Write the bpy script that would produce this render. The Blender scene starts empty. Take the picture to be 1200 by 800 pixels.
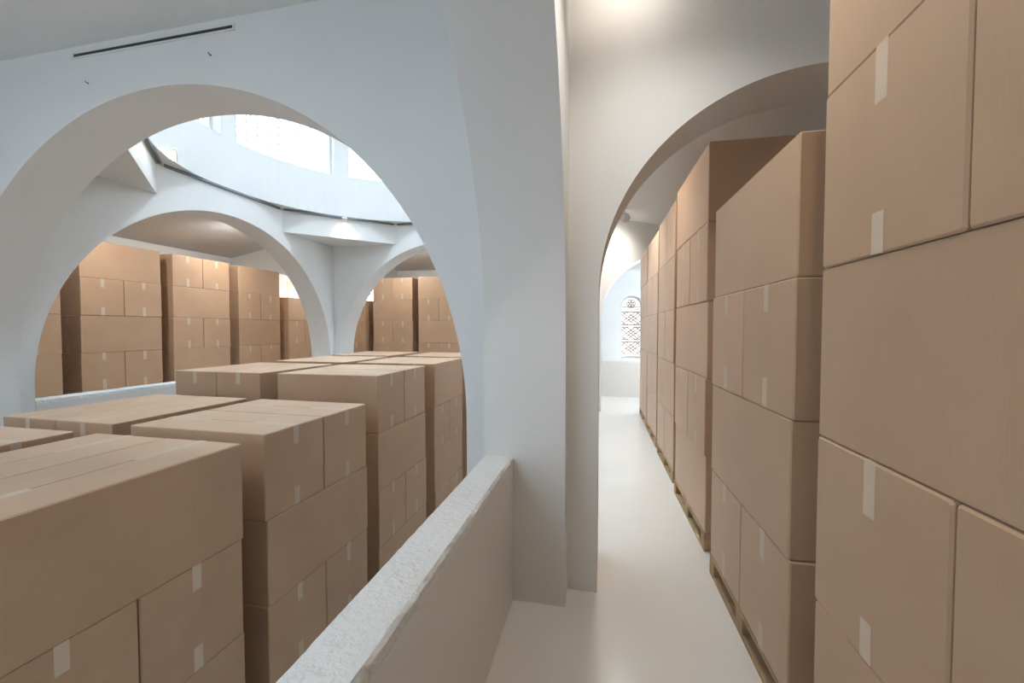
import bpy, bmesh, math, random
from mathutils import Vector, Matrix
from mathutils.geometry import tessellate_polygon
random.seed(7)
R = math.radians
C = bpy.context.scene.collection
S = bpy.context.scene

# ---------------------------------------------------------------- camera
cam = bpy.data.cameras.new('camera'); co = bpy.data.objects.new('camera', cam); C.objects.link(co)
co.location = (0, 0, 1.73); co.rotation_euler = (R(90 - 1.76), 0, R(12.3))
cam.sensor_width = 36; cam.lens = 487.6 / 1200 * 36; cam.clip_start = .02
S.camera = co
S.view_settings.view_transform = 'Standard'; S.view_settings.look = 'None'
S.view_settings.gamma = 1; S.view_settings.use_curve_mapping = False
S.view_settings.exposure = 0.0
# ---------------------------------------------------------------- light levels
E_DRUM, E_OCULUS_FILL, E_NORTH, E_SOUTH, E_SKYLIGHT_FILL = 2.6, 96.0, 32.0, 2.5, 4.6
SKY = (.68, .84, 1.0)
W_SPOT = (1.0, .86, .70)

w = bpy.data.worlds.new('sky'); S.world = w; w.use_nodes = True
nt = w.node_tree; bg = nt.nodes['Background']
sky = nt.nodes.new('ShaderNodeTexSky'); sky.sky_type = 'HOSEK_WILKIE' if 'HOSEK_WILKIE' in [i.identifier for i in sky.bl_rna.properties['sky_type'].enum_items] else sky.sky_type
nt.links.new(sky.outputs[0], bg.inputs[0]); bg.inputs[1].default_value = .3

# ---------------------------------------------------------------- materials
def srgb(r, g, b):
    f = lambda c: (c / 255 / 12.92) if c / 255 <= .04045 else ((c / 255 + .055) / 1.055) ** 2.4
    return (f(r), f(g), f(b), 1)

def mat(name, col, rough=.6, bump=None, spec=.4, var=None):
    m = bpy.data.materials.new(name); m.use_nodes = True
    n = m.node_tree.nodes; l = m.node_tree.links; b = n['Principled BSDF']
    b.inputs['Base Color'].default_value = col; b.inputs['Roughness'].default_value = rough
    b.inputs['Specular IOR Level'].default_value = spec
    tc = n.new('ShaderNodeTexCoord')
    if var:     # (scale, amount)
        t = n.new('ShaderNodeTexNoise'); t.inputs['Scale'].default_value = var[0]; t.inputs['Detail'].default_value = 5
        l.new(tc.outputs['Object'], t.inputs['Vector'])
        mr = n.new('ShaderNodeMapRange'); mr.inputs['From Min'].default_value = .3; mr.inputs['From Max'].default_value = .7
        mr.inputs['To Min'].default_value = 1 - var[1]; mr.inputs['To Max'].default_value = 1
        l.new(t.outputs['Fac'], mr.inputs['Value'])
        mx = n.new('ShaderNodeMix'); mx.data_type = 'RGBA'; mx.blend_type = 'MULTIPLY'; mx.inputs['Factor'].default_value = 1
        mx.inputs['A'].default_value = col; l.new(mr.outputs[0], mx.inputs['B']); l.new(mx.outputs['Result'], b.inputs['Base Color'])
    if bump:    # list of (scale, strength, distance)
        prev = None
        for sc, st, di in bump:
            t = n.new('ShaderNodeTexNoise'); t.inputs['Scale'].default_value = sc; t.inputs['Detail'].default_value = 4
            l.new(tc.outputs['Object'], t.inputs['Vector'])
            bp = n.new('ShaderNodeBump'); bp.inputs['Strength'].default_value = st; bp.inputs['Distance'].default_value = di
            l.new(t.outputs['Fac'], bp.inputs['Height'])
            if prev: l.new(prev.outputs[0], bp.inputs['Normal'])
            prev = bp
        l.new(prev.outputs[0], b.inputs['Normal'])
    return m

def emis(name, col, strength):
    m = bpy.data.materials.new(name); m.use_nodes = True
    b = m.node_tree.nodes['Principled BSDF']
    b.inputs['Base Color'].default_value = (.8, .8, .8, 1)
    b.inputs['Emission Color'].default_value = (*col, 1); b.inputs['Emission Strength'].default_value = strength
    return m

PLASTER = mat('white_plaster', srgb(232, 231, 228), .62, [(3.0, .25, .02), (70, .25, .004)], .3, (1.2, .03))
ROUGH = mat('rough_white_plaster', srgb(236, 236, 233), .5, [(9, .6, .03), (38, .9, .016), (140, .6, .005)], .4, (6, .04))
GLOSS = mat('satin_white_paint', srgb(226, 222, 216), .33, [(3.0, .2, .02)], .5, (1.2, .03))
FLOORM = mat('cream_floor_paint', srgb(230, 226, 219), .22, [(2.2, .12, .02), (30, .05, .002)], .5, (1.6, .05))
HALLF = mat('grey_floor_paint', srgb(170, 165, 158), .4)
WOOD = mat('pallet_wood', srgb(192, 162, 128), .75, [(40, .3, .004)], .2, (9, .35))
METAL_W = mat('white_lacquer', srgb(225, 225, 222), .4)
METAL_G = mat('grey_aluminium', srgb(120, 125, 128), .4); METAL_G.node_tree.nodes['Principled BSDF'].inputs['Metallic'].default_value = .5
DARK = mat('dark_slot', srgb(60, 52, 55), .6)
MUNT = mat('window_bar', srgb(200, 200, 198), .5)
LEAD = mat('lead_lattice', srgb(150, 122, 112), .5)
PANE_D = emis('drum_pane', SKY, E_DRUM)
PANE_N = emis('north_pane', SKY, E_NORTH)
PANE_S = emis('south_pane', (.72, .86, 1.0), E_SOUTH)
PANE_V = emis('stair_pane', (.95, .98, 1.0), 1.45)
FILL_K = emis('skylight_fill_light', (.70, .85, 1.0), E_SKYLIGHT_FILL)
FILL_O = emis('oculus_fill_light', SKY, E_OCULUS_FILL)
LENS = emis('lamp_lens', (1, .8, .55), 14)

def cardboard():
    m = bpy.data.materials.new('cardboard'); m.use_nodes = True
    n = m.node_tree.nodes; l = m.node_tree.links; b = n['Principled BSDF']
    b.inputs['Roughness'].default_value = .5; b.inputs['Specular IOR Level'].default_value = .45
    b.inputs['Sheen Weight'].default_value = .14; b.inputs['Sheen Roughness'].default_value = .5
    tc = n.new('ShaderNodeTexCoord'); oi = n.new('ShaderNodeObjectInfo')
    add = n.new('ShaderNodeVectorMath'); add.operation = 'ADD'
    l.new(tc.outputs['Object'], add.inputs[0])
    mul = n.new('ShaderNodeMath'); mul.operation = 'MULTIPLY'; mul.inputs[1].default_value = 37
    l.new(oi.outputs['Random'], mul.inputs[0]); l.new(mul.outputs[0], add.inputs[1])
    t = n.new('ShaderNodeTexNoise'); t.inputs['Scale'].default_value = 2.5; t.inputs['Detail'].default_value = 6
    l.new(add.outputs[0], t.inputs['Vector'])
    # fine kraft fibre, stretched along the flutes
    mp = n.new('ShaderNodeMapping'); mp.inputs['Scale'].default_value = (260, 260, 14); l.new(tc.outputs['Object'], mp.inputs[0])
    t2 = n.new('ShaderNodeTexNoise'); t2.inputs['Scale'].default_value = 1; t2.inputs['Detail'].default_value = 2; l.new(mp.outputs[0], t2.inputs['Vector'])
    cr = n.new('ShaderNodeValToRGB'); cr.color_ramp.elements[0].position = .3; cr.color_ramp.elements[1].position = .7
    cr.color_ramp.elements[0].color = srgb(188, 153, 122); cr.color_ramp.elements[1].color = srgb(196, 162, 130)
    l.new(t.outputs['Fac'], cr.inputs[0])
    mr = n.new('ShaderNodeMapRange'); mr.inputs['To Min'].default_value = .94; mr.inputs['To Max'].default_value = 1.03; l.new(t2.outputs['Fac'], mr.inputs[0])
    mr2 = n.new('ShaderNodeMapRange'); mr2.inputs['To Min'].default_value = .95; mr2.inputs['To Max'].default_value = 1.04; l.new(oi.outputs['Random'], mr2.inputs[0])
    mm = n.new('ShaderNodeMath'); mm.operation = 'MULTIPLY'; l.new(mr.outputs[0], mm.inputs[0]); l.new(mr2.outputs[0], mm.inputs[1])
    mx = n.new('ShaderNodeMix'); mx.data_type = 'RGBA'; mx.blend_type = 'MULTIPLY'; mx.inputs['Factor'].default_value = 1
    l.new(cr.outputs[0], mx.inputs['A']); l.new(mm.outputs[0], mx.inputs['B']); l.new(mx.outputs['Result'], b.inputs['Base Color'])
    bp = n.new('ShaderNodeBump'); bp.inputs['Strength'].default_value = .12; bp.inputs['Distance'].default_value = .003
    l.new(t2.outputs['Fac'], bp.inputs['Height']); l.new(bp.outputs[0], b.inputs['Normal'])
    return m
CARD = cardboard()

def tape_mat():
    m = bpy.data.materials.new('clear_tape'); m.use_nodes = True
    n = m.node_tree.nodes; l = m.node_tree.links; b = n['Principled BSDF']
    b.inputs['Base Color'].default_value = srgb(255, 236, 212); b.inputs['Roughness'].default_value = .28
    b.inputs['Specular IOR Level'].default_value = .7; b.inputs['Alpha'].default_value = .6
    return m
TAPE = tape_mat()

# ---------------------------------------------------------------- mesh helpers
def obj(name, bm, m, parent=None, smooth=False, matrix=None):
    me = bpy.data.meshes.new(name)
    bmesh.ops.recalc_face_normals(bm, faces=bm.faces)
    bm.to_mesh(me); bm.free(); me.materials.append(m)
    if smooth:
        for p in me.polygons: p.use_smooth = True
    o = bpy.data.objects.new(name, me); C.objects.link(o)
    if parent: o.parent = parent
    return o
def struct(name, bm, m, parent=None, smooth=False):
    o = obj(name, bm, m, parent, smooth)
    if not parent: o['kind'] = 'structure'
    return o
def box(bm, x0, x1, y0, y1, z0, z1, mtx=None):
    vs = [bm.verts.new((x, y, z)) for x in (x0, x1) for y in (y0, y1) for z in (z0, z1)]
    for f in ((0, 1, 3, 2), (4, 6, 7, 5), (0, 4, 5, 1), (2, 3, 7, 6), (0, 2, 6, 4), (1, 5, 7, 3)):
        bm.faces.new([vs[i] for i in f])
    if mtx is not None:
        for v in vs: v.co = mtx @ v.co
    return vs
def prism(bm, pts, fn0, fn1):
    a = [bm.verts.new(fn0(p)) for p in pts]; b = [bm.verts.new(fn1(p)) for p in pts]; n = len(pts)
    for t in tessellate_polygon([[Vector((p[0], p[1], 0)) for p in pts]]):
        bm.faces.new([a[i] for i in t]); bm.faces.new([b[i] for i in reversed(t)])
    for i in range(n): bm.faces.new((a[i], b[i], b[(i + 1) % n], a[(i + 1) % n]))
def bar(bm, p, q, r, sides=6):
    p, q = Vector(p), Vector(q); d = (q - p)
    m = Matrix.Translation((p + q) / 2) @ d.to_track_quat('Z', 'Y').to_matrix().to_4x4()
    bmesh.ops.create_cone(bm, cap_ends=True, segments=sides, radius1=r, radius2=r, depth=d.length, matrix=m)
def thing(name, label, cat, loc=(0, 0, 0), rz=0, group=None):
    o = bpy.data.objects.new(name, None); C.objects.link(o); o.empty_display_size = .1
    o.location = loc; o.rotation_euler = (0, 0, rz); o['label'] = label; o['category'] = cat
    if group: o['group'] = group
    return o

def wall(name, axis, a0, a1, t0, t1, z0, z1, arches=(), m=None):
    pts = [(a0, z0)]
    for c, r, zs in sorted(arches):
        pts.append((c - r, z0))
        N = 80
        for i in range(N + 1):
            t = math.pi - math.pi * i / N
            pts.append((c + r * math.cos(t), zs + r * math.sin(t)))
        pts.append((c + r, z0))
    pts += [(a1, z0), (a1, z1), (a0, z1)]
    bm = bmesh.new()
    if axis == 'x': prism(bm, pts, lambda p: (p[0], t0, p[1]), lambda p: (p[0], t1, p[1]))
    else: prism(bm, pts, lambda p: (t0, p[0], p[1]), lambda p: (t1, p[0], p[1]))
    return struct(name, bm, m or PLASTER)

# ---------------------------------------------------------------- the building
ZB, ZT = -1.6, 4.4
XW, XWi0, XWi1 = -9.42, -6.79, -6.29          # west outer wall, west arcade
XE, XEi0, XEi1 = 2.6, -.735, -.22             # east outer wall, east arcade
YS, Y1, Y1b, Y2, Y2b, YN = -2.3, 2.735, 3.22, 8.85, 9.35, 12.15
CX, CY = -3.512, 6.04

# arcades (run along Y): bay arch over the parapet, then the crossing arch
wall('wall_arcade_east', 'y', YS, Y2b, XEi0, XEi1, ZB, 4.13, [(.42, 2.128, 1.65), (CY, 2.6, 1.09)])
wall('wall_arcade_west', 'y', YS, Y2b, XWi0, XWi1, ZB, 4.13, [(.42, 2.128, 1.65), (6.06, 2.62, 1.06)])
# walls across the nave
wall('wall_crossing_south', 'x', XWi1, XEi0, Y1, Y1b, ZB, 4.13, [(CX, 2.594, 1.09)])
wall('wall_crossing_north', 'x', XWi1, XEi0, Y2, Y2b, ZB, 4.13, [(CX, 2.6, 1.07)])
# arches across the galleries
wall('wall_gallery_arch_east', 'x', XEi1, XE, Y1, Y1b, -.02, ZT, [(1.262, 1.288, 1.955)])
wall('wall_gallery_arch_northeast', 'x', XEi1, XE, Y2, Y2b, -.02, ZT, [(1.262, 1.288, 1.955)])
wall('wall_gallery_arch_west', 'x', XW, XWi0, Y1, Y1b, -.02, ZT, [(-8.2, 1.19, 1.955)])
wall('wall_gallery_arch_northwest', 'x', XW, XWi0, 9.03, 9.29, -.02, ZT, [(-8.2, 1.19, 1.955)])
wall('wall_gallery_arch_north', 'y', Y2b, YN, -6.79, -6.38, -.02, ZT, [(10.75, 1.3, 1.955)])
wall('wall_north_gallery_end', 'y', Y2b, YN, XEi0, XEi1, -.02, ZT, [(10.75, 1.3, 1.955)])
# outer walls; openings for windows are made with arches cut from strips
def outer(name, axis, a0, a1, t0, t1, wins):
    # wins: (centre, half width, sill, spring)
    bm = bmesh.new(); cur = a0
    def put(u0, u1, z0, z1):
        if axis == 'x': box(bm, u0, u1, t0, t1, z0, z1)
        else: box(bm, t0, t1, u0, u1, z0, z1)
    for c, h, sill, spr in sorted(wins):
        put(cur, c - h, ZB, ZT); put(c - h, c + h, ZB, sill)
        pts = [(c - h, ZT), (c - h, spr)] + [(c + h * math.cos(math.pi - math.pi * i / 24), spr + h * math.sin(math.pi * i / 24)) for i in range(1, 24)] + [(c + h, spr), (c + h, ZT)]
        if axis == 'x': prism(bm, pts, lambda p: (p[0], t0, p[1]), lambda p: (p[0], t1, p[1]))
        else: prism(bm, pts, lambda p: (t0, p[0], p[1]), lambda p: (t1, p[0], p[1]))
        cur = c + h
    put(cur, a1, ZB, ZT)
    return struct(name, bm, PLASTER)
WN = [(.79, .30, .9, 2.36), (1.95, .36, .9, 2.32), (-8.75, .36, .9, 2.95), (-7.35, .36, .9, 2.95)]
WW = [(10.05, .5, .9, 2.75), (11.4, .4, .9, 2.75), (.3, .45, .9, 2.6)]
WE = [(10.0, .4, .9, 2.32), (11.5, .4, .9, 2.32)]
WS = [(-5.2, .65, .3, 2.6), (-3.5, .65, .3, 2.6), (-1.8, .65, .3, 2.6), (-8.1, .45, .9, 2.6)]
outer('wall_north', 'x', XW - .35, XE + .35, YN, YN + .35, WN)
outer('wall_south', 'x', XW - .35, XE + .35, YS - .35, YS, WS)
outer('wall_west', 'y', YS, YN, XW - .35, XW, WW)
outer('wall_east', 'y', YS, YN, XE, XE + .35, WE)

# parapets between the piers, soft hand-plastered edges
def parapet(name, axis, a0, a1, t0, t1, z0, z1, rough=True):
    bm = bmesh.new()
    n = max(2, int((a1 - a0) / .035)) if rough else 2
    prof = [(t0, z0), (t0, z1 - .05), (t0, z1 - .012), (t0 + .012, z1), ((t0 * 2 + t1) / 3, z1 + .001), ((t0 + t1 * 2) / 3, z1 + .001), (t1 - .012, z1), (t1, z1 - .012), (t1, z1 - .05), (t1, z0)]
    rnd = random.Random(3); rings = []
    ph = [rnd.uniform(0, 6) for _ in range(12)]
    for i in range(n + 1):
        a = a0 + (a1 - a0) * i / n; ring = []
        for k, (t, z) in enumerate(prof):
            j = 0 if (k in (0, 1, 8, 9) or not rough) else .0016
            wob = 0 if j == 0 else .0018 * math.sin(a * 9 + ph[k]) + .0012 * math.sin(a * 31 + ph[k] * 2)
            tt, zz = t + wob + rnd.uniform(-j, j), z + wob + rnd.uniform(-j, j)
            ring.append(bm.verts.new((a, tt, zz) if axis == 'x' else (tt, a, zz)))
        rings.append(ring)
    for i in range(n):
        for k in range(10): bm.faces.new((rings[i][k], rings[i + 1][k], rings[i + 1][(k + 1) % 10], rings[i][(k + 1) % 10])).material_index = 0 if 1 <= k <= 7 else 1
    bm.faces.new(rings[0]); bm.faces.new(rings[-1][::-1])
    o = struct(name, bm, ROUGH); o.data.materials.append(GLOSS); return o
parapet('wall_parapet_near', 'y', -1.70, 2.546, -.735, -.548, ZB, .922)
parapet('wall_parapet_crossing_east', 'y', 3.445, 8.635, -.735, -.548, ZB, .92, False)
parapet('wall_parapet_crossing_west', 'y', 3.445, 8.675, -6.477, -6.29, ZB, .92)
parapet('wall_parapet_bay_west', 'y', -1.70, 2.546, -6.477, -6.29, ZB, .92, False)
parapet('wall_parapet_crossing_north', 'x', -6.108, -.916, 8.852, 9.04, ZB, .92, False)
parapet('wall_parapet_stair', 'x', XEi1, XE, 10.9, 11.087, ZB, .925, False)

# floors
bm = bmesh.new(); box(bm, XEi0 + .01, XE, YS, YN, ZB, 0); struct('floor', bm, FLOORM)
bm = bmesh.new(); box(bm, XW, XWi1 - .01, YS, YN, ZB, 0); struct('floor_west', bm, FLOORM)
bm = bmesh.new(); box(bm, XWi1 - .01, XEi0 + .01, Y2 + .01, YN, ZB, 0); struct('floor_north', bm, FLOORM)
bm = bmesh.new(); box(bm, XWi1 - .01, XEi0 + .01, YS, 3.6, -1.8, -1.527); struct('floor_hall', bm, HALLF)
bm = bmesh.new(); box(bm, XWi1 - .01, XEi0 + .01, 3.6, Y2 + .01, -1.8, -1.295); struct('floor_crossing', bm, HALLF)
# ceilings: flat over the near bay, sloping down to the outer walls over the galleries
SK = (-4.7, -1.9, -1.7, .5)      # unseen roof light added over the near bay
bm = bmesh.new()
for x0, x1, y0, y1 in ((XWi0, SK[0], YS, Y1b - .02), (SK[1], XEi1, YS, Y1b - .02), (SK[0], SK[1], YS, SK[2]), (SK[0], SK[1], SK[3], Y1b - .02)): box(bm, x0, x1, y0, y1, 4.12, 4.5)
struct('ceiling', bm, PLASTER)
e = bpy.data.objects.new('window_30', None); C.objects.link(e); e['kind'] = 'structure'  # glowing skylight added out of view to light the near bay from above
bm = bmesh.new(); box(bm, SK[0], SK[1], SK[2], SK[3], 4.44, 4.47); obj('window_pane', bm, FILL_K, e)
bm = bmesh.new()
for i in range(5): x = SK[0] + (SK[1] - SK[0]) * i / 4; box(bm, x - .02, x + .02, SK[2], SK[3], 4.38, 4.44)
obj('window_frame', bm, METAL_W, e)
bm = bmesh.new(); prism(bm, [(XEi1 - .1, 4.068), (XE, 3.55), (XE, 4.5), (XEi1 - .1, 4.5)], lambda p: (p[0], YS, p[1]), lambda p: (p[0], YN, p[1])); struct('ceiling_east', bm, PLASTER)
bm = bmesh.new(); prism(bm, [(XWi0 + .1, 4.04), (XW, 3.55), (XW, 4.5), (XWi0 + .1, 4.5)], lambda p: (p[0], YS, p[1]), lambda p: (p[0], YN, p[1])); struct('ceiling_west', bm, PLASTER)
bm = bmesh.new(); prism(bm, [(Y2b - .1, 4.068), (YN, 3.55), (YN, 4.5), (Y2b - .1, 4.5)], lambda p: (XWi0 + .1, p[0], p[1]), lambda p: (XEi1 - .1, p[0], p[1])); struct('ceiling_north', bm, PLASTER)

# squinches turning the square crossing into an octagon
HX = (XEi0 - XWi1) / 2; X0 = (XEi0 + XWi1) / 2; HY = (Y2 - Y1b) / 2; Y0 = (Y2 + Y1b) / 2
leg = HX * (2 - math.sqrt(2))
for nme, sx, sy in (('northwest', -1, 1), ('southwest', -1, -1), ('northeast', 1, 1), ('southeast', 1, -1)):
    bm = bmesh.new(); cx, cy = X0 + sx * (HX + .02), Y0 + sy * (HY + .02)
    prism(bm, [(cx, cy), (cx - sx * (leg + .02), cy), (cx, cy - sy * (leg + .02))], lambda p: (p[0], p[1], 3.672), lambda p: (p[0], p[1], 4.135))
    struct('wall_squinch_' + nme, bm, PLASTER)
# round drum above the octagon, band of eight windows, flat dome above
RD, RO = 2.775, 3.35
def ring(bm, r0, r1, z0, z1, a0=0, a1=360, n=96):
    full = abs(a1 - a0 - 360) < 1e-6; st = []
    for i in range(n if full else n + 1):
        a = R(a0 + (a1 - a0) * i / n)
        st.append([bm.verts.new((X0 + r * math.cos(a), Y0 + r * math.sin(a), z)) for r, z in ((r0, z0), (r1, z0), (r1, z1), (r0, z1))])
    m = len(st)
    for i in range(m if full else m - 1):
        p, q = st[i], st[(i + 1) % m]
        for k in range(4): bm.faces.new((p[k], q[k], q[(k + 1) % 4], p[(k + 1) % 4]))
    if not full: bm.faces.new(st[0]); bm.faces.new(st[-1][::-1])
bm = bmesh.new(); ring(bm, RD, RO, 4.132, 4.99); struct('wall_drum_base', bm, PLASTER)
bm = bmesh.new()
for k in range(8): ring(bm, RD, RO, 4.99, 6.25, -2.9 + 45 * k, 2.9 + 45 * k, 6)
struct('wall_drum_piers', bm, PLASTER)
bm = bmesh.new(); ring(bm, RD, RO, 6.25, 6.7); struct('wall_drum_top', bm, PLASTER)
bm = bmesh.new(); bmesh.ops.create_uvsphere(bm, u_segments=64, v_segments=32, radius=1)
bmesh.ops.delete(bm, geom=[v for v in bm.verts if v.co.z < -.01], context='VERTS')
for v in bm.verts: v.co = (X0 + v.co.x * 3.0, Y0 + v.co.y * 3.0, 6.6 + v.co.z * 1.4)
bmesh.ops.delete(bm, geom=[v for v in bm.verts if math.hypot(v.co.x - X0, v.co.y - Y0) < 1.0], context='VERTS')
struct('ceiling_dome', bm, PLASTER, smooth=True)
bm = bmesh.new(); ring(bm, .95, 1.3, 7.9, 10.0, n=48); struct('added_lantern_baffle', bm, PLASTER)  # unseen tube added to keep the top light off the drum walls
bm = bmesh.new(); bmesh.ops.create_cone(bm, cap_ends=True, segments=48, radius1=1.1, radius2=1.1, depth=.03, matrix=Matrix.Translation((X0, Y0, 10.0)))
struct('window_0', bm, FILL_O)  # unseen glowing disc added to light the box tops from above

# drum windows
wn = 0
for k in range(8):
    wn += 1; a0, a1 = 45 * k + 2.9, 45 * k + 42.1
    e = bpy.data.objects.new('window_%d' % wn, None); C.objects.link(e); e['kind'] = 'structure'
    bm = bmesh.new(); ring(bm, 3.04, 3.07, 5.0, 6.25, a0, a1, 12); obj('window_pane', bm, PANE_D, e)
    bm = bmesh.new()
    for z in (5.0, 6.2): ring(bm, 2.97, 3.03, z, z + .06, a0, a1, 12)
    for a in (a0, a1 - .9): ring(bm, 2.97, 3.03, 5.0, 6.25, a, a + .9, 1)
    obj('window_frame', bm, METAL_W, e)
    bm = bmesh.new()
    for i in range(1, 10):
        a = a0 + (a1 - a0) * i / 10; ring(bm, 3.0, 3.03, 5.06, 6.2, a - .08, a + .08, 1)
    for i in range(1, 7): z = 5.06 + i * 1.14 / 7; ring(bm, 3.0, 3.03, z - .004, z + .004, a0, a1, 12)
    obj('window_muntins', bm, MUNT, e)

# arched windows in the outer walls
def arched_window(axis, c, h, sill, spr, plane, inward, pane, lattice):
    global wn; wn += 1
    e = bpy.data.objects.new('window_%d' % wn, None); C.objects.link(e); e['kind'] = 'structure'
    P = (lambda a, d, z: (a, plane + inward * d, z)) if axis == 'x' else (lambda a, d, z: (plane + inward * d, a, z))
    def outline(hh, z0, zs): return [(c - hh, z0)] + [(c - hh * math.cos(math.pi * i / 24), zs + hh * math.sin(math.pi * i / 24)) for i in range(25)] + [(c + hh, z0)]
    bm = bmesh.new(); prism(bm, outline(h, sill, spr), lambda p: P(p[0], -.30, p[1]), lambda p: P(p[0], -.32, p[1])); obj('window_pane', bm, pane, e)
    o, i_ = outline(h, sill, spr), outline(h - .05, sill + .05, spr)
    bm = bmesh.new(); va = []
    for pts in (o, i_):
        for d in (-.24, -.29): va.append([bm.verts.new(P(p[0], d, p[1])) for p in pts])
    n = len(o)
    for q in range(n):
        r = (q + 1) % n
        for A, B in ((0, 2), (2, 3), (3, 1), (1, 0)): bm.faces.new((va[A][q], va[A][r], va[B][r], va[B][q]))
    obj('window_frame', bm, METAL_W, e)
    bm = bmesh.new(); hh = h - .05; g = .013
    zz = [sill + .05]; s = hh * 2 * .86
    while zz[-1] + s < spr: zz += [zz[-1] + s]
    if lattice:
        for z in zz[1:]:
            for d in (-.03, .03): bar(bm, P(c - hh, -.27, z + d), P(c + hh, -.27, z + d), g)
        for z0, z1 in zip(zz, zz[1:]):
            z0 += .03; z1 -= .03; zm = (z0 + z1) / 2
            bar(bm, P(c - hh, -.27, z0), P(c + hh, -.27, z1), g); bar(bm, P(c - hh, -.27, z1), P(c + hh, -.27, z0), g)
            for q in (-.5, .5):
                bar(bm, P(c + q * hh, -.27, z0), P(c + q * hh * 2, -.27, z0 + (z1 - z0) * .25), g); bar(bm, P(c + q * hh, -.27, z1), P(c + q * hh * 2, -.27, z1 - (z1 - z0) * .25), g)
                bar(bm, P(c + q * hh, -.27, z0), P(c - q * hh * 2, -.27, z0 + (z1 - z0) * .75), g); bar(bm, P(c + q * hh, -.27, z1), P(c - q * hh * 2, -.27, z1 - (z1 - z0) * .75), g)
        zc = (zz[-1] + spr + hh) / 2 + .02; r0 = min(hh * .55, (spr + hh - zz[-1]) / 2 - .06)
        for k in range(6):
            ca, cz = c + r0 * .62 * math.cos(k * math.pi / 3), zc + r0 * .62 * math.sin(k * math.pi / 3)
            for t in range(10):
                a, b_ = t * math.pi / 5, (t + 1) * math.pi / 5
                bar(bm, P(ca + r0 * .4 * math.cos(a), -.27, cz + r0 * .4 * math.sin(a)), P(ca + r0 * .4 * math.cos(b_), -.27, cz + r0 * .4 * math.sin(b_)), g)
        bar(bm, P(c - hh, -.27, spr), P(c + hh, -.27, spr), g)
    else:
        z = sill + .4
        while z < spr + .1: bar(bm, P(c - hh, -.27, z), P(c + hh, -.27, z), .008); z += .4
        for q in (-.33, .33): bar(bm, P(c + q * hh, -.27, sill + .05), P(c + q * hh, -.27, spr + hh * .9), .008)
    obj('window_lattice' if lattice else 'window_muntins', bm, LEAD, e)
for v in WN: arched_window('x', *v, YN, -1, PANE_V if v is WN[0] else PANE_N, True)
for v in WW: arched_window('y', *v, XW, 1, PANE_N if v[0] > 5 else PANE_S, True)
for v in WE: arched_window('y', *v, XE, -1, PANE_N, True)
for v in WS: arched_window('x', *v, YS, 1, PANE_S, False)
# thin ledge across the stair bay wall above the window
bm = bmesh.new(); box(bm, XEi1, XE, YN - .05, YN, 3.34, 3.39); struct('trim_1', bm, PLASTER)

# ---------------------------------------------------------------- cartons and pallets
BL, BW, BH = 1.192, .592, .5980
def carton_bm():
    bm = bmesh.new(); g, dp, c = .003, .004, .006
    def prof(i):        # i = inset of the outline
        w_, h_ = BW / 2 - i, BH - i
        return [(-w_ + c, i), (-g, i), (-g, i + dp), (g, i + dp), (g, i), (w_ - c, i), (w_, c + i), (w_, h_ - c), (w_ - c, h_), (g, h_), (g, h_ - dp), (-g, h_ - dp), (-g, h_), (-w_ + c, h_), (-w_, h_ - c), (-w_, c + i)]
    st = [[bm.verts.new((x, y, z)) for x, z in prof(i)] for y, i in ((-BL / 2, c), (-BL / 2 + c, 0), (BL / 2 - c, 0), (BL / 2, c))]
    n = 16; pr = prof(c)
    for t in tessellate_polygon([[Vector((x, z, 0)) for x, z in pr]]):
        bm.faces.new([st[0][i] for i in t]); bm.faces.new([st[3][i] for i in reversed(t)])
    for a, b in zip(st, st[1:]):
        for i in range(n): bm.faces.new((a[i], b[i], b[(i + 1) % n], a[(i + 1) % n]))
    return bm
def strip(bm, pts, hw):     # ribbon in the YZ plane, width along X
    prev = None
    for y, z in pts:
        r = (bm.verts.new((-hw, y, z)), bm.verts.new((hw, y, z)))
        if prev: bm.faces.new((prev[0], prev[1], r[1], r[0]))
        prev = r
def tape_bm(top=.15, bot=.13):
    bm = bmesh.new(); o = .0009; y = BL / 2 + o
    strip(bm, [(-y, BH - top), (-y, BH + o), (-y + .40, BH + o)], .026); strip(bm, [(y - .37, BH + o), (y, BH + o), (y, BH - top * .93)], .026)
    strip(bm, [(-y, bot), (-y, .002), (-y + .012, .004), (y - .012, .004), (y, .002), (y, bot * 1.06)], .026)
    return bm
master_body = obj('carton_body', carton_bm(), CARD); body_me = master_body.data; bpy.data.objects.remove(master_body)
tape_mes = []
for tp, bt in ((.15, .13), (.13, .15), (.165, .12)):
    o_ = obj('packing_tape', tape_bm(tp, bt), TAPE); tape_mes.append(o_.data); bpy.data.objects.remove(o_)

def carton(loc, rz, label, group, taped=True):
    t = thing('cardboard_box', label, 'box', loc, rz, group)
    b = bpy.data.objects.new('carton_body', body_me); C.objects.link(b); b.parent = t
    if not taped: return t
    p = bpy.data.objects.new('packing_tape', random.choice(tape_mes)); C.objects.link(p); p.parent = t
    p.location.x = random.uniform(-.006, .006)
    if random.random() < .5: p.rotation_euler.z = math.pi
    return t

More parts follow.
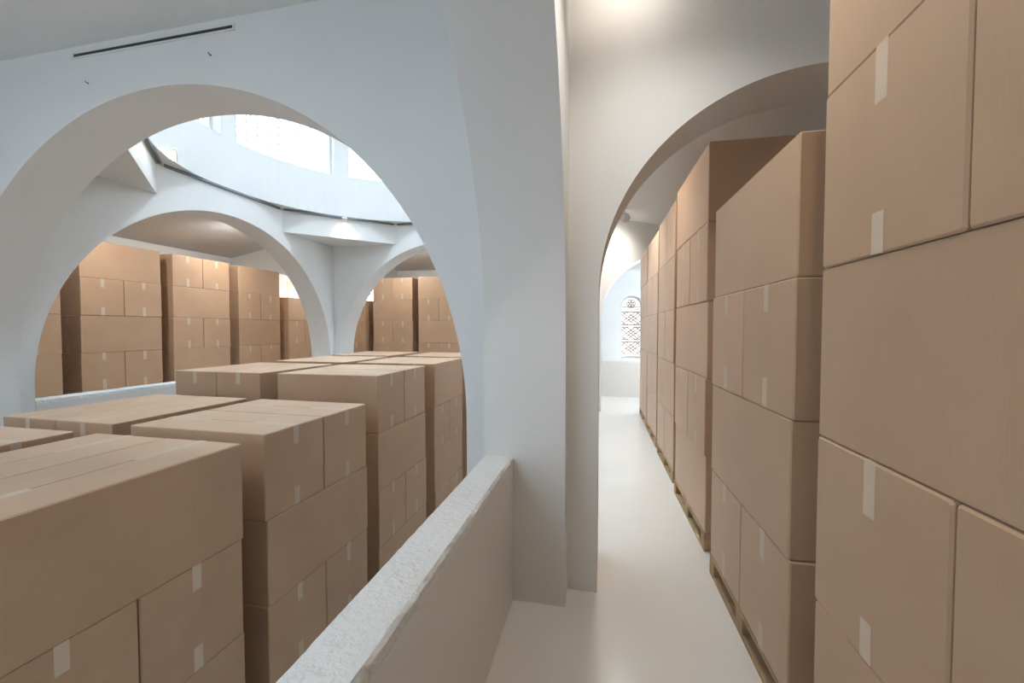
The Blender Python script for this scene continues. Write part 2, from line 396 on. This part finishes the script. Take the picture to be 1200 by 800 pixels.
PH = .142
def wb(x0, x1, y0, y1, z0, z1):
    bm = bmesh.new(); box(bm, x0, x1, y0, y1, z0, z1); bmesh.ops.bevel(bm, geom=bm.edges[:], offset=.002, segments=1, affect='EDGES'); return bm
pal_src = []
def pm(name, bm):
    o_ = obj(name, bm, WOOD); me = o_.data; bpy.data.objects.remove(o_); pal_src.append((name, me))
for i in range(7):
    x = -.55 + i * 1.1 / 6; pm('deck_board', wb(x - .05, x + .05, -.6, .6, PH - .022, PH))
for y in (-.55, 0, .55): pm('stringer_board', wb(-.6, .6, y - .05, y + .05, PH - .044, PH - .022))
for y in (-.55, 0, .55):
    for x in (-.53, 0, .53): pm('pallet_block', wb(x - .07, x + .07, y - .05, y + .05, .022, PH - .044))
for x in (-.55, 0, .55): pm('bottom_board', wb(x - .05, x + .05, -.6, .6, 0, .022))
def pallet_one():
    bm = bmesh.new()
    for _, me in pal_src: bm.from_mesh(me)
    o_ = obj('wooden_pallet', bm, WOOD); me = o_.data; bpy.data.objects.remove(o_); return me
pal_me = pallet_one()
def pallet(loc, rz, label, parts):
    if parts:
        t = thing('wooden_pallet', label, 'pallet', loc, rz, 'wooden pallets under the box stacks')
        for n_, me in pal_src:
            o_ = bpy.data.objects.new(n_, me); C.objects.link(o_); o_.parent = t
    else:
        o_ = bpy.data.objects.new('wooden_pallet', pal_me); C.objects.link(o_); o_.location = loc; o_.rotation_euler = (0, 0, rz)
        o_['label'] = label; o_['category'] = 'pallet'; o_['group'] = 'wooden pallets under the box stacks'

def stack(cx, cy, rot, base, n, top_axis, where, group, pw_x, pw_y, parts=False):
    """n layers of two cartons, direction alternating; where = which stack; pw = words for the pair split along x / along y"""
    rot = R(rot)
    pallet((cx, cy, base), rot, 'wooden pallet under ' + where, parts)
    words = {5: ['bottom', 'fourth down', 'middle', 'second down', 'topmost'],
             4: ['bottom', 'third down', 'second down', 'topmost']}[n]
    for k in range(n):
        axis = top_axis if (n - 1 - k) % 2 == 0 else ('x' if top_axis == 'y' else 'y')
        z = base + PH + .002 + k * .6
        jx, jy, jr = random.uniform(-.006, .006), random.uniform(-.006, .006), R(random.uniform(-.35, .35))
        for s in (-1, 1):
            if axis == 'y': dx, dy, rz = s * .3, 0, 0; word = pw_x[0 if s < 0 else 1]
            else: dx, dy, rz = 0, s * .3, math.pi / 2; word = pw_y[0 if s < 0 else 1]
            a = rot + jr; x = cx + jx + dx * math.cos(a) - dy * math.sin(a); y = cy + jy + dx * math.sin(a) + dy * math.cos(a)
            carton((x, y, z), a + rz, '%s cardboard box, %s, of %s' % (word, words[k], where), group, not (where == 'the third aisle stack' and k == 4 and s < 0))
def centre(x, y, a, sx):
    a = R(a); dx, dy = .6 * sx, .6
    return x + dx * math.cos(a) - dy * math.sin(a), y + dx * math.sin(a) + dy * math.cos(a)

# aisle row on the right (ref = near corner on the aisle side)
PX, PY = ('aisle-side', 'wall-side'), ('nearer', 'farther')
G1 = 'cardboard boxes stacked along the right of the aisle'
for x, y, a, n, ax, wh in (
    (.777, .505, .6, 5, 'y', 'the nearest stack at the right edge'),
    (.780, 1.941, 1.31, 4, 'y', 'the lower second stack inside the aisle arch'),
    (.777, 3.425, 1.4, 5, 'y', 'the third aisle stack'),
    (.772, 4.89, 1.0, 5, 'x', 'the fourth aisle stack'),
    (.760, 6.31, .6, 5, 'y', 'the fifth aisle stack'),
    (.750, 7.63, .3, 5, 'x', 'the last and farthest aisle stack')):
    cx, cy = centre(x, y, a, 1); stack(cx, cy, a, 0, n, ax, wh, G1, PX, PY, True)
# sunken hall
G2 = 'cardboard boxes stacked in the sunken hall'
for x, y, a, base, ax, wh in (
    (-2.197, .961, -.14, -1.527, 'y', 'the big nearest stack at the lower left'),
    (-2.223, 2.372, -.97, -1.527, 'x', 'the second stack beside the parapet'),
    (-2.244, 3.852, .59, -1.295, 'x', 'the third stack beside the parapet'),
    (-2.249, 5.343, .6, -1.295, 'y', 'the fourth stack next to the arch pier'),
    (-2.26, 6.82, .3, -1.295, 'y', 'the farthest hall stack before the right arch'),
    (-3.60, .976, 0, -1.527, 'x', 'the low stack cut by the left edge'),
    (-3.604, 2.385, -1.43, -1.527, 'y', 'the low stack near the left ledge'),
    (-3.645, 3.834, -1.83, -1.295, 'y', 'the raised stack below the left arch'),
    (-3.644, 5.354, -1, -1.295, 'x', 'the hall stack below the white corner pier'),
    (-3.74, 6.84, 0, -1.295, 'y', 'the farthest hall stack left of the dome axis')):
    cx, cy = centre(x, y, a, -1); stack(cx, cy, a, base, 4, ax, wh, G2, ('left-hand', 'right-hand'), ('front', 'rear'))
# west gallery
G3 = 'cardboard boxes stacked in the gallery behind the left arch'
for x, y, a, n, ax, wh in (
    (-7.93, 3.46, -.5, 5, 'x', 'the leftmost stack behind the left arch'),
    (-7.975, 4.917, -2.4, 5, 'y', 'the second stack behind the left arch'),
    (-7.932, 6.329, -1.85, 5, 'x', 'the third stack behind the left arch'),
    (-7.952, 7.807, -1.0, 5, 'y', 'the fourth stack behind the left arch'),
    (-7.95, 9.31, 0, 4, 'y', 'the lower fifth stack behind the left arch'),
    (-8.07, 10.78, 0, 5, 'y', 'the far corner stack behind the left arch')):
    cx, cy = centre(x, y, a, -1); stack(cx, cy, a, 0, n, ax, wh, G3, ('wall-side', 'gallery-side'), ('left-hand', 'right-hand'))
# north gallery
G4 = 'cardboard boxes stacked in the gallery behind the far arch'
for x, y, a, n, ax, wh in (
    (-7.79, 10.66, 0, 4, 'y', 'the low shaded stack left in the far arch'),
    (-6.345, 10.66, 0, 5, 'y', 'the tall stack left in the far arch'),
    (-4.97, 10.66, 0, 5, 'x', 'the tall stack right in the far arch'),
    (-3.57, 10.66, 0, 5, 'y', 'the far arch stack hidden by the pier')):
    cx, cy = centre(x, y, a, 1); stack(cx, cy, a, 0, n, ax, wh, G4, ('left-hand', 'right-hand'), ('front', 'rear'))

# ---------------------------------------------------------------- lamps and fittings
s8 = HX * math.tan(R(22.5)); ox = HX - .018
oct_ = []
for sx, sy in ((1, s8 / HX), (s8 / HX, 1), (-s8 / HX, 1), (-1, s8 / HX), (-1, -s8 / HX), (-s8 / HX, -1), (s8 / HX, -1), (1, -s8 / HX)):
    oct_.append(Vector((X0 + sx * ox, Y0 + sy * (ox + HY - HX), 4.112)))
tr = thing('lighting_track', 'thin grey lighting track running round the rim under the white drum', 'lighting track', (X0, Y0, 4.1))
for i in range(8):
    p, q = oct_[i] - tr.location, oct_[(i + 1) % 8] - tr.location
    d = (q - p).normalized(); n_ = Vector((-d.y, d.x, 0))
    m4 = Matrix((( d.x, n_.x, 0, p.x), (d.y, n_.y, 0, p.y), (0, 0, 1, p.z), (0, 0, 0, 1)))
    L_ = (q - p).length
    bm = bmesh.new(); box(bm, .04, L_ - .04, -.018, .018, -.004, .018, m4); box(bm, .04, L_ - .04, -.018, -.008, -.018, -.004, m4); box(bm, .04, L_ - .04, .008, .018, -.018, -.004, m4)
    obj('track_rail', bm, METAL_G, tr)
    bm = bmesh.new(); box(bm, -.06, .06, -.02, .02, -.02, .02, Matrix.Translation(p) @ Matrix.Rotation(math.atan2(d.y, d.x) - R(22.5), 4, 'Z')); obj('track_connector', bm, METAL_W, tr)

def aim(o, d): o.rotation_mode = 'QUATERNION'; o.rotation_quaternion = Vector(d).to_track_quat('-Z', 'Y')
def spotlight(loc, target, label, size, stem, energy, angle=95, mount=None, col=W_SPOT):
    """cube-shaped track head; loc = head centre"""
    t = thing('track_spotlight', label, 'spotlight', loc)
    d = (Vector(target) - Vector(loc)).normalized(); q = d.to_track_quat('-Z', 'Y').to_matrix().to_4x4()
    bm = bmesh.new(); h = size / 2; box(bm, -h, h, -h, h, -h * .8, h, q); bmesh.ops.bevel(bm, geom=bm.edges[:], offset=size * .06, segments=2, affect='EDGES'); obj('lamp_head', bm, METAL_W, t)
    bm = bmesh.new(); box(bm, -h * .8, h * .8, -h * .8, h * .8, -h * .84, -h * .81, q); obj('lamp_lens', bm, LENS, t)
    top = Vector(mount) - Vector(loc) if mount else Vector((0, 0, stem))
    bm = bmesh.new(); bar(bm, (0, 0, h * .6), top, size * .07, 8); obj('lamp_stem', bm, METAL_W, t)
    bm = bmesh.new(); box(bm, top.x - size * .5, top.x + size * .5, top.y - size * .18, top.y + size * .18, top.z - .012, top.z); obj('lamp_mount', bm, METAL_W, t)
    L = bpy.data.lights.new('lamp_beam', 'SPOT'); L.energy = energy; L.spot_size = R(angle); L.spot_blend = .9; L.color = col; L.shadow_soft_size = .04
    lo = bpy.data.objects.new('lamp_beam', L); C.objects.link(lo); lo.parent = t; lo.location = d * (h + .01); aim(lo, d)
    return t
# on the track: one over the far-left squinch, one at the near-left corner of the drum
spotlight((-5.36, 7.93, 4.03), (-5.60, 8.25, 3.3), 'small white spotlight on the track over the far left corner pier', .10, .06, 14, 120, (-5.39, 7.97, 4.092))
spotlight((-6.05, 4.84, 4.23), (-4.6, 3.4, 2.6), 'bright lamp on the track at the near left of the drum', .17, .06, 18, 110, (-6.08, 4.84, 4.155))
# aisle lamps
spotlight((.39, 8.0, 3.77), (-.1, 8.75, 3.1), 'white cube spotlight hanging from the aisle ceiling beyond the arch', .13, .17, 60, 120, None, (1, .96, .9))
spotlight((.12, 2.30, 3.93), (.12, 2.735, 3.75), 'white spotlight washing the wall above the aisle arch', .10, .07, 7, 130, None, (1, .93, .85))
for x, y, tx, ty, wh, en in ((-7.0, 4.6, -8.1, 5.0, 'near part of the gallery behind the left arch', 110), (-7.0, 7.2, -8.1, 7.4, 'middle of the gallery behind the left arch', 110), (-7.2, 9.8, -8.0, 9.8, 'corner of the gallery behind the left arch', 50), (-5.2, 9.8, -5.2, 10.7, 'gallery behind the far arch', 90), (-2.6, 9.8, -2.6, 10.7, 'gallery behind the far arch, hidden by the pier', 70), (-.02, 4.4, .0, 4.6, 'aisle just beyond its first arch', 100), (.3, 6.3, .3, 6.6, 'aisle between its two arches', 130), (.56, .95, .5, .98, 'aisle above the nearest stack', 26), (.3, 1.95, .3, 1.97, 'aisle before its first arch', 50)):  # unseen ceiling lamps added to brighten the galleries and aisle
    zc = 3.55 + .18 * (x - XW) if x < -6.8 else (3.55 + .18 * (YN - y) if x < -1 else 3.55 + .18 * (XE - x))
    spotlight((x, y, zc - .17), (tx, ty, 2.6), 'added unseen ceiling spotlight in the ' + wh, .10, .17, en, 150, None, (1, .99, .97) if x < -1 else ((1, .84, .66) if y < 1.5 else (1, .97, .92)))

# slot diffuser high on the near arch wall
sd = thing('air_slot_diffuser', 'long narrow dark air slot high on the wall above the near arch', 'air vent', (-3.6, Y1, 4.045))
bm = bmesh.new(); box(bm, -.84, .83, -.006, 0, -.028, .028); box(bm, -.84, -.80, -.01, 0, -.024, .024); obj('slot_frame', bm, METAL_W, sd)
bm = bmesh.new(); box(bm, -.81, .81, -.009, -.005, -.012, .008); obj('slot_opening', bm, DARK, sd)
for x, z, wh in ((-4.26, 3.80, 'small metal wall hook left below the air slot'), (-3.0, 3.86, 'small metal wall hook right below the air slot')):
    bm = bmesh.new(); bar(bm, (0, 0, 0), (0, -.02, 0), .003, 8); bar(bm, (0, -.019, 0), (.003, -.022, .012), .003, 8); bar(bm, (0, 0, 0), (0, -.004, 0), .007, 10)
    o_ = obj('wall_hook', bm, METAL_G); o_.location = (x, Y1, z); o_['label'] = wh; o_['category'] = 'hook'; o_['group'] = 'hooks on the near arch wall'
